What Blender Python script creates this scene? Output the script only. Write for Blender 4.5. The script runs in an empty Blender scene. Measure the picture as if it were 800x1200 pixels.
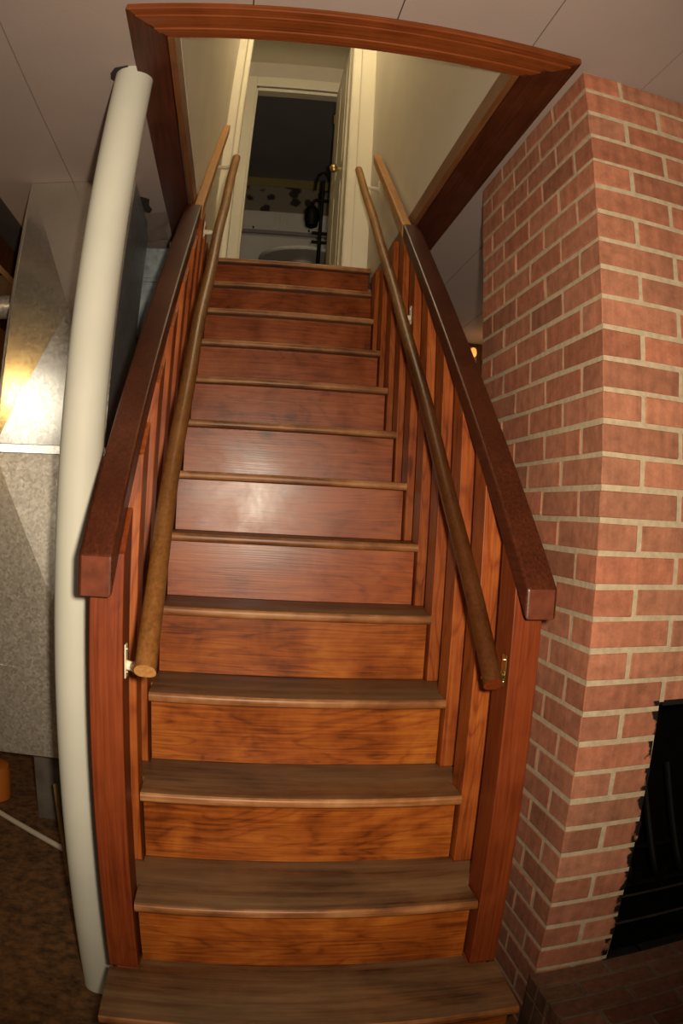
import bpy, bmesh, math, random
from mathutils import Vector, Matrix

random.seed(7)
S = bpy.context.scene
COL = S.collection

# ------------------------------------------------------------------ camera
CAM = Vector((0.52695, -1.10789, 0.99430))
YAW, PITCH, ROLL = 0.13958, -0.002247, 0.052367
cy_, sy_, cp_, sp_, cr_, sr_ = math.cos(YAW), math.sin(YAW), math.cos(PITCH), math.sin(PITCH), math.cos(ROLL), math.sin(ROLL)
FWD = Vector((sy_*cp_, cy_*cp_, sp_))
R0 = Vector((cy_, -sy_, 0.0))
U0 = R0.cross(FWD)
RIGHT = R0*cr_ + U0*sr_
UP = -R0*sr_ + U0*cr_
cd = bpy.data.cameras.new('camera')
cam = bpy.data.objects.new('camera', cd)
COL.objects.link(cam)
cd.type = 'PANO'                      # the photograph was taken through a fisheye lens
cd.panorama_type = 'FISHEYE_LENS_POLYNOMIAL'
cd.fisheye_fov = 3.1
cd.fisheye_polynomial_k0 = 0.0
cd.fisheye_polynomial_k1 = -3.833309936e-02
cd.fisheye_polynomial_k2 = -4.615880912e-05
cd.fisheye_polynomial_k3 = 5.893773528e-07
cd.fisheye_polynomial_k4 = -1.565464346e-07
cd.sensor_fit = 'VERTICAL'
cd.sensor_width = 24.0
cd.sensor_height = 36.0
cd.clip_start = 0.01
cam.matrix_world = Matrix(((RIGHT.x, UP.x, -FWD.x, CAM.x), (RIGHT.y, UP.y, -FWD.y, CAM.y),
                           (RIGHT.z, UP.z, -FWD.z, CAM.z), (0, 0, 0, 1)))
S.camera = cam

# ------------------------------------------------------------------ light
S.view_settings.view_transform = 'Standard'
S.view_settings.look = 'None'
S.view_settings.gamma = 1.0
S.view_settings.use_curve_mapping = False
S.view_settings.exposure = 0.0

world = bpy.data.worlds.new('world')
S.world = world
world.use_nodes = True
bg = world.node_tree.nodes['Background']
bg.inputs['Color'].default_value = (1.0, 0.8, 0.62, 1)
bg.inputs['Strength'].default_value = 0.02


def lamp(name, kind, loc, energy, color, radius=0.02, **kw):
    d = bpy.data.lights.new(name, kind)
    d.energy = energy
    d.color = color
    d.shadow_soft_size = radius
    for k, v in kw.items():
        setattr(d, k, v)
    o = bpy.data.objects.new(name, d)
    COL.objects.link(o)
    o.location = loc
    return o


# the camera's own flash, beside the lens
flash = lamp('camera_flash', 'SPOT', CAM + RIGHT*0.06 + UP*0.03, 150.0, (1.0, 0.82, 0.62), 0.022,
             spot_size=math.radians(128), spot_blend=1.0)
flash.rotation_euler = (FWD + UP*0.17 - RIGHT*0.07).to_track_quat('-Z', 'Y').to_euler()
# bare amber bulb and a big shaded lamp behind the photographer's left shoulder (both mirrored in the sheet metal)
lamp('basement_bulb', 'POINT', (-1.71, -1.39, 1.70), 14.0, (1.0, 0.62, 0.20), 0.055)
lamp('shaded_lamp', 'POINT', (-1.08, -1.65, 1.33), 12.0, (1.0, 0.93, 0.80), 0.28)
# ceiling lamp over the stairwell
lamp('stairwell_lamp', 'POINT', (0.70, 1.75, 4.25), 24.0, (1.0, 0.86, 0.58), 0.07)
# work lamp behind the furnace
lamp('furnace_lamp', 'POINT', (-1.05, 2.6, 1.55), 5.0, (1.0, 0.5, 0.16), 0.04)

# ------------------------------------------------------------------ materials
def nodes_of(m):
    m.use_nodes = True
    nt = m.node_tree
    return nt, nt.nodes, nt.links, nt.nodes['Principled BSDF']


def plain(name, col, rough=0.6, metal=0.0, var=0.12, scale=9.0, bump=0.0, bscale=60.0, spec=0.5):
    m = bpy.data.materials.new(name)
    nt, N, L, P = nodes_of(m)
    tc = N.new('ShaderNodeTexCoord')
    nz = N.new('ShaderNodeTexNoise'); nz.inputs['Scale'].default_value = scale; nz.inputs['Detail'].default_value = 6
    L.new(tc.outputs['Object'], nz.inputs['Vector'])
    rp = N.new('ShaderNodeValToRGB')
    rp.color_ramp.elements[0].position = 0.3; rp.color_ramp.elements[1].position = 0.7
    rp.color_ramp.elements[0].color = tuple(c*(1-var) for c in col) + (1,)
    rp.color_ramp.elements[1].color = tuple(min(1, c*(1+var)) for c in col) + (1,)
    L.new(nz.outputs['Fac'], rp.inputs['Fac'])
    L.new(rp.outputs['Color'], P.inputs['Base Color'])
    P.inputs['Roughness'].default_value = rough
    P.inputs['Metallic'].default_value = metal
    P.inputs['Specular IOR Level'].default_value = spec
    if bump:
        n2 = N.new('ShaderNodeTexNoise'); n2.inputs['Scale'].default_value = bscale; n2.inputs['Detail'].default_value = 4
        L.new(tc.outputs['Object'], n2.inputs['Vector'])
        b = N.new('ShaderNodeBump'); b.inputs['Strength'].default_value = bump; b.inputs['Distance'].default_value = 0.01
        L.new(n2.outputs['Fac'], b.inputs['Height']); L.new(b.outputs['Normal'], P.inputs['Normal'])
    return m


def wood(name, dark, mid, light, axis='X', rough=0.35, blotch=0.35, knots=True, fine=1.0, spec=0.3, dust=None, rough_var=0.08, fig=0.4, tip=None):
    """Stained pine: long grain along AXIS of the object, blotches and a few knots; every board its own cut."""
    m = bpy.data.materials.new(name)
    nt, N, L, P = nodes_of(m)
    tc = N.new('ShaderNodeTexCoord')
    oi = N.new('ShaderNodeObjectInfo')
    off = N.new('ShaderNodeVectorMath'); off.operation = 'SCALE'
    off.inputs[0].default_value = (7.3, 11.1, 5.7)
    L.new(oi.outputs['Random'], off.inputs['Scale'])
    add = N.new('ShaderNodeVectorMath'); add.operation = 'ADD'
    L.new(tc.outputs['Object'], add.inputs[0]); L.new(off.outputs[0], add.inputs[1])

    def mapped(along, across):
        mp = N.new('ShaderNodeMapping')
        sc = [across]*3
        sc['XYZ'.index(axis)] = along
        mp.inputs['Scale'].default_value = sc
        L.new(add.outputs[0], mp.inputs['Vector'])
        return mp.outputs[0]

    def noise(vec, scale, detail=5, rough_=0.55, dist=0.0):
        n = N.new('ShaderNodeTexNoise')
        n.inputs['Scale'].default_value = scale; n.inputs['Detail'].default_value = detail
        n.inputs['Roughness'].default_value = rough_; n.inputs['Distortion'].default_value = dist
        L.new(vec, n.inputs['Vector'])
        return n.outputs['Fac']

    def math_(op, a, b=None, clamp=False):
        n = N.new('ShaderNodeMath'); n.operation = op; n.use_clamp = clamp
        for i, v in enumerate((a, b)):
            if v is None: continue
            if isinstance(v, (int, float)): n.inputs[i].default_value = v
            else: L.new(v, n.inputs[i])
        return n.outputs[0]

    # contour-like figure: bands of a stretched smooth noise, swinging round the knots
    figure = noise(mapped(1.1, 7.0), 1.0, 3, 0.5, 0.5)
    if knots:
        km = N.new('ShaderNodeMapping')
        km.inputs['Scale'].default_value = (2.9, 0.0, 5.0) if axis == 'X' else (9.0, 0.0, 2.2)
        L.new(add.outputs[0], km.inputs['Vector'])
        vo = N.new('ShaderNodeTexVoronoi'); vo.inputs['Scale'].default_value = 1.0
        L.new(km.outputs[0], vo.inputs['Vector'])
        kd = vo.outputs['Distance']
        swing = math_('DIVIDE', 0.16, math_('ADD', 1.0, math_('POWER', math_('MULTIPLY', kd, 5.0), 2.0)))
        figure = math_('ADD', figure, swing)
    bands = math_('FRACT', math_('MULTIPLY', figure, 13.0))
    bands = math_('ABSOLUTE', math_('SUBTRACT', bands, 0.5))          # 0 .. 0.5
    bl = N.new('ShaderNodeMapRange'); bl.inputs['From Max'].default_value = 0.22; bl.inputs['To Max'].default_value = 0.42
    L.new(bands, bl.inputs['Value']); bands = bl.outputs[0]
    fibre = noise(mapped(4.0*fine, 190.0*fine), 1.0, 4, 0.6)
    blot = noise(add.outputs[0], 6.0, 4, 0.6, 0.4)
    f = math_('ADD', math_('ADD', math_('MULTIPLY', bands, fig*1.2), math_('MULTIPLY', math_('SUBTRACT', fibre, 0.14), 0.86)), 0.30*(0.62-fig*0.9)-0.10)
    f = math_('ADD', f, math_('MULTIPLY', math_('SUBTRACT', blot, 0.5), blotch*2.8), True)
    rp = N.new('ShaderNodeValToRGB')
    e = rp.color_ramp.elements
    e[0].position = 0.12; e[0].color = dark + (1,)
    e[1].position = 0.78; e[1].color = light + (1,)
    k = e.new(0.42); k.color = mid + (1,)
    L.new(f, rp.inputs['Fac'])
    col = rp.outputs['Color']
    if knots:
        kr = N.new('ShaderNodeMapRange')
        kr.inputs['From Min'].default_value = 0.03; kr.inputs['From Max'].default_value = 0.11
        kr.inputs['To Min'].default_value = 1.0; kr.inputs['To Max'].default_value = 0.0
        L.new(math_('ADD', kd, math_('MULTIPLY', math_('SUBTRACT', fibre, 0.5), 0.12)), kr.inputs['Value'])
        mx = N.new('ShaderNodeMix'); mx.data_type = 'RGBA'
        L.new(math_('MULTIPLY', kr.outputs[0], 0.8), mx.inputs['Factor'])
        L.new(col, mx.inputs['A'])
        mx.inputs['B'].default_value = tuple(c*0.22 for c in dark) + (1,)
        col = mx.outputs['Result']
    if dust:
        dn = noise(mapped(1.6, 16.0), 1.0, 6, 0.65)
        dr = N.new('ShaderNodeMapRange')
        dr.inputs['From Min'].default_value = 0.38; dr.inputs['From Max'].default_value = 0.68
        L.new(dn, dr.inputs['Value'])
        mx = N.new('ShaderNodeMix'); mx.data_type = 'RGBA'
        L.new(math_('MULTIPLY', dr.outputs[0], 0.75), mx.inputs['Factor'])
        L.new(col, mx.inputs['A']); mx.inputs['B'].default_value = dust + (1,)
        col = mx.outputs['Result']
    if tip:
        sx = N.new('ShaderNodeSeparateXYZ'); L.new(tc.outputs['Object'], sx.inputs[0])
        tr = N.new('ShaderNodeMapRange'); tr.inputs['From Min'].default_value = tip[0]; tr.inputs['From Max'].default_value = tip[1]
        L.new(math_('ADD', sx.outputs['Y'], math_('MULTIPLY', math_('SUBTRACT', blot, 0.5), 0.5)), tr.inputs['Value'])
        mx = N.new('ShaderNodeMix'); mx.data_type = 'RGBA'; mx.blend_type = 'MULTIPLY'
        L.new(tr.outputs[0], mx.inputs['Factor']); L.new(col, mx.inputs['A']); mx.inputs['B'].default_value = tip[2] + (1,)
        col = mx.outputs['Result']
    L.new(col, P.inputs['Base Color'])
    rr = math_('ADD', math_('MULTIPLY', math_('SUBTRACT', blot, 0.5), rough_var*2), rough, True)
    L.new(rr, P.inputs['Roughness'])
    P.inputs['Specular IOR Level'].default_value = spec
    b = N.new('ShaderNodeBump'); b.inputs['Strength'].default_value = 0.07; b.inputs['Distance'].default_value = 0.003
    L.new(fibre, b.inputs['Height']); L.new(b.outputs['Normal'], P.inputs['Normal'])
    return m


M = {}
M['riser'] = wood('riser_wood', (0.115, 0.025, 0.004), (0.27, 0.066, 0.009), (0.43, 0.14, 0.020), 'X', 0.36, 0.42, spec=0.24, fig=0.32)
M['riser_upper'] = wood('riser_wood_red', (0.12, 0.024, 0.005), (0.26, 0.057, 0.010), (0.40, 0.105, 0.018), 'X', 0.34, 0.36, spec=0.40, fig=0.28, rough_var=0.16)
M['tread'] = wood('tread_wood', (0.028, 0.010, 0.004), (0.095, 0.036, 0.012), (0.17, 0.072, 0.026), 'X', 0.45, 0.6, False, 1.0, 0.2, (0.22, 0.138, 0.072), fig=0.25)
M['nosing'] = wood('nosing_wood', (0.14, 0.05, 0.015), (0.27, 0.105, 0.032), (0.42, 0.21, 0.085), 'X', 0.38, 0.6, False, fig=0.2)
M['post'] = wood('post_wood', (0.075, 0.013, 0.004), (0.15, 0.029, 0.007), (0.22, 0.050, 0.012), 'Z', 0.45, 0.2, False, fig=0.2, spec=0.14)
M['baluster'] = wood('baluster_wood', (0.115, 0.022, 0.005), (0.24, 0.054, 0.010), (0.37, 0.108, 0.02), 'Z', 0.42, 0.3, spec=0.18)
M['cap'] = wood('cap_wood', (0.022, 0.005, 0.002), (0.05, 0.011, 0.004), (0.095, 0.024, 0.007), 'Y', 0.36, 0.2, False, fig=0.15, spec=0.25)
M['cap_end'] = plain('cap_end_grain', (0.10, 0.027, 0.013), 0.7, 0, 0.25, 40, spec=0.08)
M['rail_light'] = wood('rail_light_wood', (0.25, 0.11, 0.03), (0.42, 0.20, 0.065), (0.55, 0.29, 0.10), 'Y', 0.35, 0.2, False, fig=0.15)
M['pole'] = wood('pole_wood', (0.17, 0.075, 0.02), (0.30, 0.14, 0.038), (0.44, 0.225, 0.07), 'Y', 0.38, 0.35, False, fig=0.12, tip=(0.9, -0.3, (0.46, 0.39, 0.34)))
M['pole_red'] = wood('pole_red_wood', (0.17, 0.075, 0.02), (0.30, 0.14, 0.038), (0.44, 0.225, 0.07), 'Y', 0.38, 0.3, False, fig=0.12, tip=(0.7, -0.35, (0.23, 0.155, 0.13)))
M['trim_x'] = wood('trim_wood_across', (0.09, 0.02, 0.005), (0.18, 0.043, 0.009), (0.27, 0.075, 0.016), 'X', 0.4, 0.2, False, fig=0.12)
M['trim_y'] = wood('trim_wood_along', (0.028, 0.006, 0.002), (0.058, 0.013, 0.004), (0.10, 0.025, 0.008), 'Y', 0.4, 0.2, False, fig=0.12)
M['jamb_y'] = wood('jamb_wood_along', (0.10, 0.036, 0.012), (0.17, 0.065, 0.022), (0.25, 0.10, 0.035), 'Y', 0.4, 0.2, False, fig=0.12)
M['plank'] = wood('plank_wood', (0.05, 0.016, 0.006), (0.10, 0.034, 0.012), (0.15, 0.05, 0.017), 'Z', 0.5, 0.2, False)
M['panel'] = wood('wall_panelling', (0.03, 0.012, 0.005), (0.06, 0.024, 0.009), (0.10, 0.04, 0.015), 'Z', 0.5, 0.2, False)
M['lath'] = wood('lath_wood', (0.16, 0.09, 0.03), (0.26, 0.15, 0.05), (0.36, 0.22, 0.08), 'Z', 0.5, 0.2, False)
M['pvc'] = plain('cream_plastic', (0.52, 0.525, 0.45), 0.6, 0, 0.06, 4, spec=0.25)
M['pvc_thin'] = plain('white_plastic', (0.62, 0.56, 0.46), 0.45, 0, 0.05, 12)
M['ceiling'] = plain('ceiling_panel', (0.33, 0.262, 0.235), 0.8, 0, 0.05, 3, 0.05, 90)
M['seam'] = plain('seam_dark', (0.06, 0.045, 0.035), 0.9)
M['floor'] = plain('brown_carpet', (0.14, 0.066, 0.022), 0.95, 0, 0.6, 34, 0.5, 120)
M['base_wall'] = plain('dark_basement_wall', (0.22, 0.18, 0.14), 0.9, 0, 0.3, 4, 0.3, 30)
M['stair_wall'] = plain('cream_wall', (0.56, 0.50, 0.40), 0.75, 0, 0.05, 3)
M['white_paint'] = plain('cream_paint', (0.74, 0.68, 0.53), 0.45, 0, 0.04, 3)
M['door_paint'] = plain('door_paint', (0.66, 0.59, 0.44), 0.45, 0, 0.05, 3)
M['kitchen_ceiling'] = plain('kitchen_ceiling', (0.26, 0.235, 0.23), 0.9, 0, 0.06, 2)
M['kitchen_yellow'] = plain('yellow_wall', (0.36, 0.29, 0.10), 0.8, 0, 0.08, 4)
M['cabinet'] = plain('kitchen_white', (0.55, 0.53, 0.49), 0.5, 0, 0.05, 4)
M['iron'] = plain('black_iron', (0.0035, 0.003, 0.003), 0.6, 0.0, 0.3, 30, spec=0.12)
M['brass'] = plain('brass', (0.62, 0.47, 0.20), 0.3, 1.0, 0.1, 30)
M['bracket'] = plain('cream_metal', (0.62, 0.54, 0.38), 0.45, 0.0, 0.1, 30)
M['steel'] = plain('bright_steel', (0.7, 0.68, 0.64), 0.25, 1.0, 0.1, 30)
M['orange'] = plain('orange_plastic', (0.55, 0.16, 0.02), 0.5, 0, 0.1, 10)
M['concrete'] = plain('dark_concrete', (0.11, 0.09, 0.075), 0.9, 0, 0.3, 12, 0.4, 40)
M['soot'] = plain('sooty_masonry', (0.003, 0.0025, 0.002), 0.95, 0, 0.4, 12, 0.4, 30, spec=0.05)
M['torn'] = plain('torn_fibre', (0.16, 0.10, 0.06), 0.95, 0, 0.5, 30, 0.6, 60)
M['hole'] = plain('joist_dark', (0.02, 0.014, 0.01), 0.95)
M['amber'] = plain('amber_glaze', (0.75, 0.30, 0.05), 0.12, 0, 0.2, 10)


def galvanised(name, col, rough, spangle=0.12, scale=55.0, metal=0.9):
    m = bpy.data.materials.new(name)
    nt, N, L, P = nodes_of(m)
    tc = N.new('ShaderNodeTexCoord')
    vo = N.new('ShaderNodeTexVoronoi'); vo.inputs['Scale'].default_value = scale
    L.new(tc.outputs['Object'], vo.inputs['Vector'])
    nz = N.new('ShaderNodeTexNoise'); nz.inputs['Scale'].default_value = 5.0; nz.inputs['Detail'].default_value = 6
    L.new(tc.outputs['Object'], nz.inputs['Vector'])
    sep = N.new('ShaderNodeSeparateColor'); L.new(vo.outputs['Color'], sep.inputs[0])
    mr = N.new('ShaderNodeMapRange'); mr.inputs['To Min'].default_value = 1-spangle; mr.inputs['To Max'].default_value = 1+spangle
    L.new(sep.outputs[0], mr.inputs['Value'])
    m2 = N.new('ShaderNodeMapRange'); m2.inputs['To Min'].default_value = 0.85; m2.inputs['To Max'].default_value = 1.12
    L.new(nz.outputs['Fac'], m2.inputs['Value'])
    mu = N.new('ShaderNodeMath'); mu.operation = 'MULTIPLY'; L.new(mr.outputs[0], mu.inputs[0]); L.new(m2.outputs[0], mu.inputs[1])
    sc = N.new('ShaderNodeVectorMath'); sc.operation = 'SCALE'; sc.inputs[0].default_value = col
    L.new(mu.outputs[0], sc.inputs['Scale'])
    L.new(sc.outputs[0], P.inputs['Base Color'])
    P.inputs['Metallic'].default_value = metal
    r2 = N.new('ShaderNodeMapRange'); r2.inputs['To Min'].default_value = rough*0.85; r2.inputs['To Max'].default_value = rough*1.2
    L.new(sep.outputs[1], r2.inputs['Value']); L.new(r2.outputs[0], P.inputs['Roughness'])
    b = N.new('ShaderNodeBump'); b.inputs['Strength'].default_value = 0.05; b.inputs['Distance'].default_value = 0.01
    L.new(nz.outputs['Fac'], b.inputs['Height']); L.new(b.outputs['Normal'], P.inputs['Normal'])
    return m


M['galv'] = galvanised('galvanised_sheet', (0.66, 0.62, 0.54), 0.17, 0.03, 120)
M['galv_spangle'] = galvanised('galvanised_spangled', (0.60, 0.56, 0.48), 0.36, 0.2, 130, 0.72)
M['galv_blue'] = galvanised('galvanised_bluish', (0.32, 0.37, 0.40), 0.45, 0.1, 55, 0.75)


def brick_material(name, base, sooty=True):
    m = bpy.data.materials.new(name)
    nt, N, L, P = nodes_of(m)
    tc = N.new('ShaderNodeTexCoord')
    at = N.new('ShaderNodeAttribute'); at.attribute_name = 'tint'
    n1 = N.new('ShaderNodeTexNoise'); n1.inputs['Scale'].default_value = 34; n1.inputs['Detail'].default_value = 8; n1.inputs['Roughness'].default_value = 0.7
    L.new(tc.outputs['Object'], n1.inputs['Vector'])
    mp = N.new('ShaderNodeMapping'); mp.inputs['Scale'].default_value = (60, 60, 3)
    L.new(tc.outputs['Object'], mp.inputs['Vector'])
    n2 = N.new('ShaderNodeTexNoise'); n2.inputs['Scale'].default_value = 1; n2.inputs['Detail'].default_value = 3
    L.new(mp.outputs[0], n2.inputs['Vector'])
    mr = N.new('ShaderNodeMapRange'); mr.inputs['From Min'].default_value = 0.3; mr.inputs['From Max'].default_value = 0.7
    mr.inputs['To Min'].default_value = 0.70; mr.inputs['To Max'].default_value = 1.22
    L.new(n1.outputs['Fac'], mr.inputs['Value'])
    m2 = N.new('ShaderNodeMapRange'); m2.inputs['From Min'].default_value = 0.3; m2.inputs['From Max'].default_value = 0.7
    m2.inputs['To Min'].default_value = 0.86; m2.inputs['To Max'].default_value = 1.10
    L.new(n2.outputs['Fac'], m2.inputs['Value'])
    mu = N.new('ShaderNodeMath'); mu.operation = 'MULTIPLY'; L.new(mr.outputs[0], mu.inputs[0]); L.new(m2.outputs[0], mu.inputs[1])
    sc = N.new('ShaderNodeVectorMath'); sc.operation = 'SCALE'
    L.new(at.outputs['Color'], sc.inputs[0]); L.new(mu.outputs[0], sc.inputs['Scale'])
    mx = N.new('ShaderNodeVectorMath'); mx.operation = 'MULTIPLY'; mx.inputs[1].default_value = base
    L.new(sc.outputs[0], mx.inputs[0])
    col = mx.outputs[0]
    if sooty:
        # ragged soot stain round the firebox mouth
        sp = N.new('ShaderNodeSeparateXYZ'); L.new(tc.outputs['Object'], sp.inputs[0])
        n3 = N.new('ShaderNodeTexNoise'); n3.inputs['Scale'].default_value = 38; n3.inputs['Detail'].default_value = 5
        L.new(tc.outputs['Object'], n3.inputs['Vector'])
        a1 = N.new('ShaderNodeMath'); a1.operation = 'MULTIPLY_ADD'; a1.inputs[1].default_value = 0.06
        L.new(n3.outputs['Fac'], a1.inputs[0]); L.new(sp.outputs['X'], a1.inputs[2])
        g1 = N.new('ShaderNodeMapRange'); g1.inputs['From Min'].default_value = 1.457; g1.inputs['From Max'].default_value = 1.463
        L.new(a1.outputs[0], g1.inputs['Value'])
        g2 = N.new('ShaderNodeMath'); g2.operation = 'LESS_THAN'; g2.inputs[1].default_value = 0.615
        L.new(sp.outputs['Z'], g2.inputs[0])
        g3 = N.new('ShaderNodeMath'); g3.operation = 'MULTIPLY'; L.new(g1.outputs[0], g3.inputs[0]); L.new(g2.outputs[0], g3.inputs[1])
        mm = N.new('ShaderNodeMix'); mm.data_type = 'RGBA'
        L.new(g3.outputs[0], mm.inputs['Factor']); L.new(col, mm.inputs['A']); mm.inputs['B'].default_value = (0.008, 0.006, 0.005, 1)
        col = mm.outputs['Result']
    L.new(col, P.inputs['Base Color'])
    P.inputs['Roughness'].default_value = 0.85
    P.inputs['Specular IOR Level'].default_value = 0.25
    b = N.new('ShaderNodeBump'); b.inputs['Strength'].default_value = 0.35; b.inputs['Distance'].default_value = 0.004
    L.new(n1.outputs['Fac'], b.inputs['Height']); L.new(b.outputs['Normal'], P.inputs['Normal'])
    return m


M['brick'] = brick_material('salmon_brick', (0.375, 0.152, 0.088))
M['hearth_brick'] = brick_material('hearth_brick', (0.16, 0.073, 0.043), False)
M['mortar'] = plain('mortar', (0.43, 0.35, 0.235), 0.95, 0, 0.15, 60, 0.15, 160)
M['mortar_dark'] = plain('sooty_mortar', (0.035, 0.026, 0.018), 0.95, 0, 0.3, 30, 0.5, 70)

# wallpaper with dark motifs
wp = bpy.data.materials.new('patterned_wallpaper')
nt, N, L, P = nodes_of(wp)
tc = N.new('ShaderNodeTexCoord')
vo = N.new('ShaderNodeTexVoronoi'); vo.inputs['Scale'].default_value = 7.0
nz = N.new('ShaderNodeTexNoise'); nz.inputs['Scale'].default_value = 14
L.new(tc.outputs['Object'], vo.inputs['Vector']); L.new(tc.outputs['Object'], nz.inputs['Vector'])
a = N.new('ShaderNodeMath'); a.operation = 'MULTIPLY_ADD'; a.inputs[1].default_value = 0.5
L.new(nz.outputs['Fac'], a.inputs[0]); L.new(vo.outputs['Distance'], a.inputs[2])
rp = N.new('ShaderNodeValToRGB')
rp.color_ramp.elements[0].position = 0.54; rp.color_ramp.elements[0].color = (0.05, 0.04, 0.03, 1)
rp.color_ramp.elements[1].position = 0.66; rp.color_ramp.elements[1].color = (0.34, 0.29, 0.21, 1)
L.new(a.outputs[0], rp.inputs['Fac']); L.new(rp.outputs['Color'], P.inputs['Base Color'])
P.inputs['Roughness'].default_value = 0.85
M['wallpaper'] = wp

# ------------------------------------------------------------------ mesh helpers
def box(bm, x0, x1, y0, y1, z0, z1, bev=0.0, seg=2, mi=0):
    """A box with softened edges added to a bmesh."""
    vs = [bm.verts.new((x, y, z)) for x in (x0, x1) for y in (y0, y1) for z in (z0, z1)]
    quads = [(0, 1, 3, 2), (4, 6, 7, 5), (0, 4, 5, 1), (2, 3, 7, 6), (0, 2, 6, 4), (1, 5, 7, 3)]
    fs = [bm.faces.new([vs[i] for i in q]) for q in quads]
    for f in fs: f.material_index = mi
    if bev:
        es = list({e for f in fs for e in f.edges})
        r = bmesh.ops.bevel(bm, geom=es, offset=bev, segments=seg, affect='EDGES', profile=0.5)
        for f in r['faces']: f.material_index = mi
    return vs


def prism(bm, pts, d, bev=0.0, seg=2, mi=0):
    """Extrude a polygon (3D points in a plane) along vector d."""
    d = Vector(d)
    a = [bm.verts.new(p) for p in pts]
    b = [bm.verts.new(Vector(p) + d) for p in pts]
    n = len(pts)
    fs = [bm.faces.new(a), bm.faces.new(b[::-1])]
    for i in range(n):
        fs.append(bm.faces.new((a[i], b[i], b[(i+1) % n], a[(i+1) % n])))
    bmesh.ops.recalc_face_normals(bm, faces=fs)
    for f in fs: f.material_index = mi
    if bev:
        es = list({e for f in fs for e in f.edges})
        bmesh.ops.bevel(bm, geom=es, offset=bev, segments=seg, affect='EDGES', profile=0.5)


def sweep(bm, path, profile, cap=True, up=Vector((0, 0, 1)), mi=0):
    """Sweep a closed profile of (side, up) pairs along a polyline."""
    path = [Vector(p) for p in path]
    rings = []
    for i, p in enumerate(path):
        t = (path[min(i+1, len(path)-1)] - path[max(i-1, 0)]).normalized()
        u = up if abs(t.dot(up)) < 0.95 else Vector((0, 1, 0))
        s = t.cross(u).normalized()
        v = s.cross(t).normalized()
        rings.append([bm.verts.new(p + s*a + v*b) for a, b in profile])
    n = len(profile)
    fs = []
    for r0, r1 in zip(rings, rings[1:]):
        for i in range(n):
            fs.append(bm.faces.new((r0[i], r0[(i+1) % n], r1[(i+1) % n], r1[i])))
    if cap:
        fs.append(bm.faces.new(rings[0][::-1])); fs.append(bm.faces.new(rings[-1]))
    for f in fs: f.material_index = mi
    bmesh.ops.recalc_face_normals(bm, faces=fs)


def circle(r, n=16):
    return [(r*math.cos(2*math.pi*i/n), r*math.sin(2*math.pi*i/n)) for i in range(n)]


def tube(bm, path, r, n=12, mi=0):
    sweep(bm, path, circle(r, n), mi=mi)


def lathe(bm, prof, centre, n=24, mi=0):
    """prof: (radius, z) pairs."""
    c = Vector(centre)
    rings = [[bm.verts.new(c + Vector((max(r, 1e-4)*math.cos(2*math.pi*i/n), max(r, 1e-4)*math.sin(2*math.pi*i/n), z))) for i in range(n)] for r, z in prof]
    fs = []
    for a_, b_ in zip(rings, rings[1:]):
        for i in range(n):
            fs.append(bm.faces.new((a_[i], a_[(i+1) % n], b_[(i+1) % n], b_[i])))
    fs.append(bm.faces.new(rings[0][::-1])); fs.append(bm.faces.new(rings[-1]))
    for f in fs: f.material_index = mi
    bmesh.ops.recalc_face_normals(bm, faces=fs)


def obj(name, bm, mats, parent=None, smooth=False, origin=None):
    me = bpy.data.meshes.new(name)
    pw = Vector((0, 0, 0))
    if parent is not None:
        q = parent
        while q is not None:
            pw = pw + q.location
            q = q.parent
    org = Vector(origin) if origin is not None else None
    if org is None:
        # origin at the middle of the underside
        xs = [v.co for v in bm.verts]
        org = Vector(((min(c.x for c in xs)+max(c.x for c in xs))/2, (min(c.y for c in xs)+max(c.y for c in xs))/2, min(c.z for c in xs)))
    for v in bm.verts: v.co -= org
    bm.to_mesh(me); bm.free()
    for m in (mats if isinstance(mats, (list, tuple)) else [mats]): me.materials.append(m)
    if smooth:
        for p in me.polygons: p.use_smooth = True
        try: me.set_sharp_from_angle(angle=math.radians(40))
        except Exception: pass
    o = bpy.data.objects.new(name, me)
    COL.objects.link(o)
    o.parent = parent
    o.location = org - pw
    return o


def thing(name, label, cat, loc, group=None):
    o = bpy.data.objects.new(name, None)
    o.empty_display_size = 0.1
    COL.objects.link(o)
    o.location = loc
    o['label'] = label; o['category'] = cat
    if group: o['group'] = group
    return o


def tag(o, label, cat, group=None):
    o['label'] = label; o['category'] = cat
    if group: o['group'] = group
    return o


def struct(o):
    if o.parent is None: o['kind'] = 'structure'
    return o


def B(*a, **k):
    bm = bmesh.new(); box(bm, *a, **k); return bm


# ------------------------------------------------------------------ dimensions
H = 0.1818           # riser
D = 0.1913           # run
FZ = -0.31           # basement floor
CZ = 2.077           # basement ceiling (underside)
TOP = 12*H           # upstairs floor 2.1816
XL, XR = 0.262, 1.112

# ------------------------------------------------------------------ the setting
struct(obj('floor', B(-2.6, 3.4, -2.6, 4.2, FZ-0.1, FZ), M['floor']))

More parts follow.
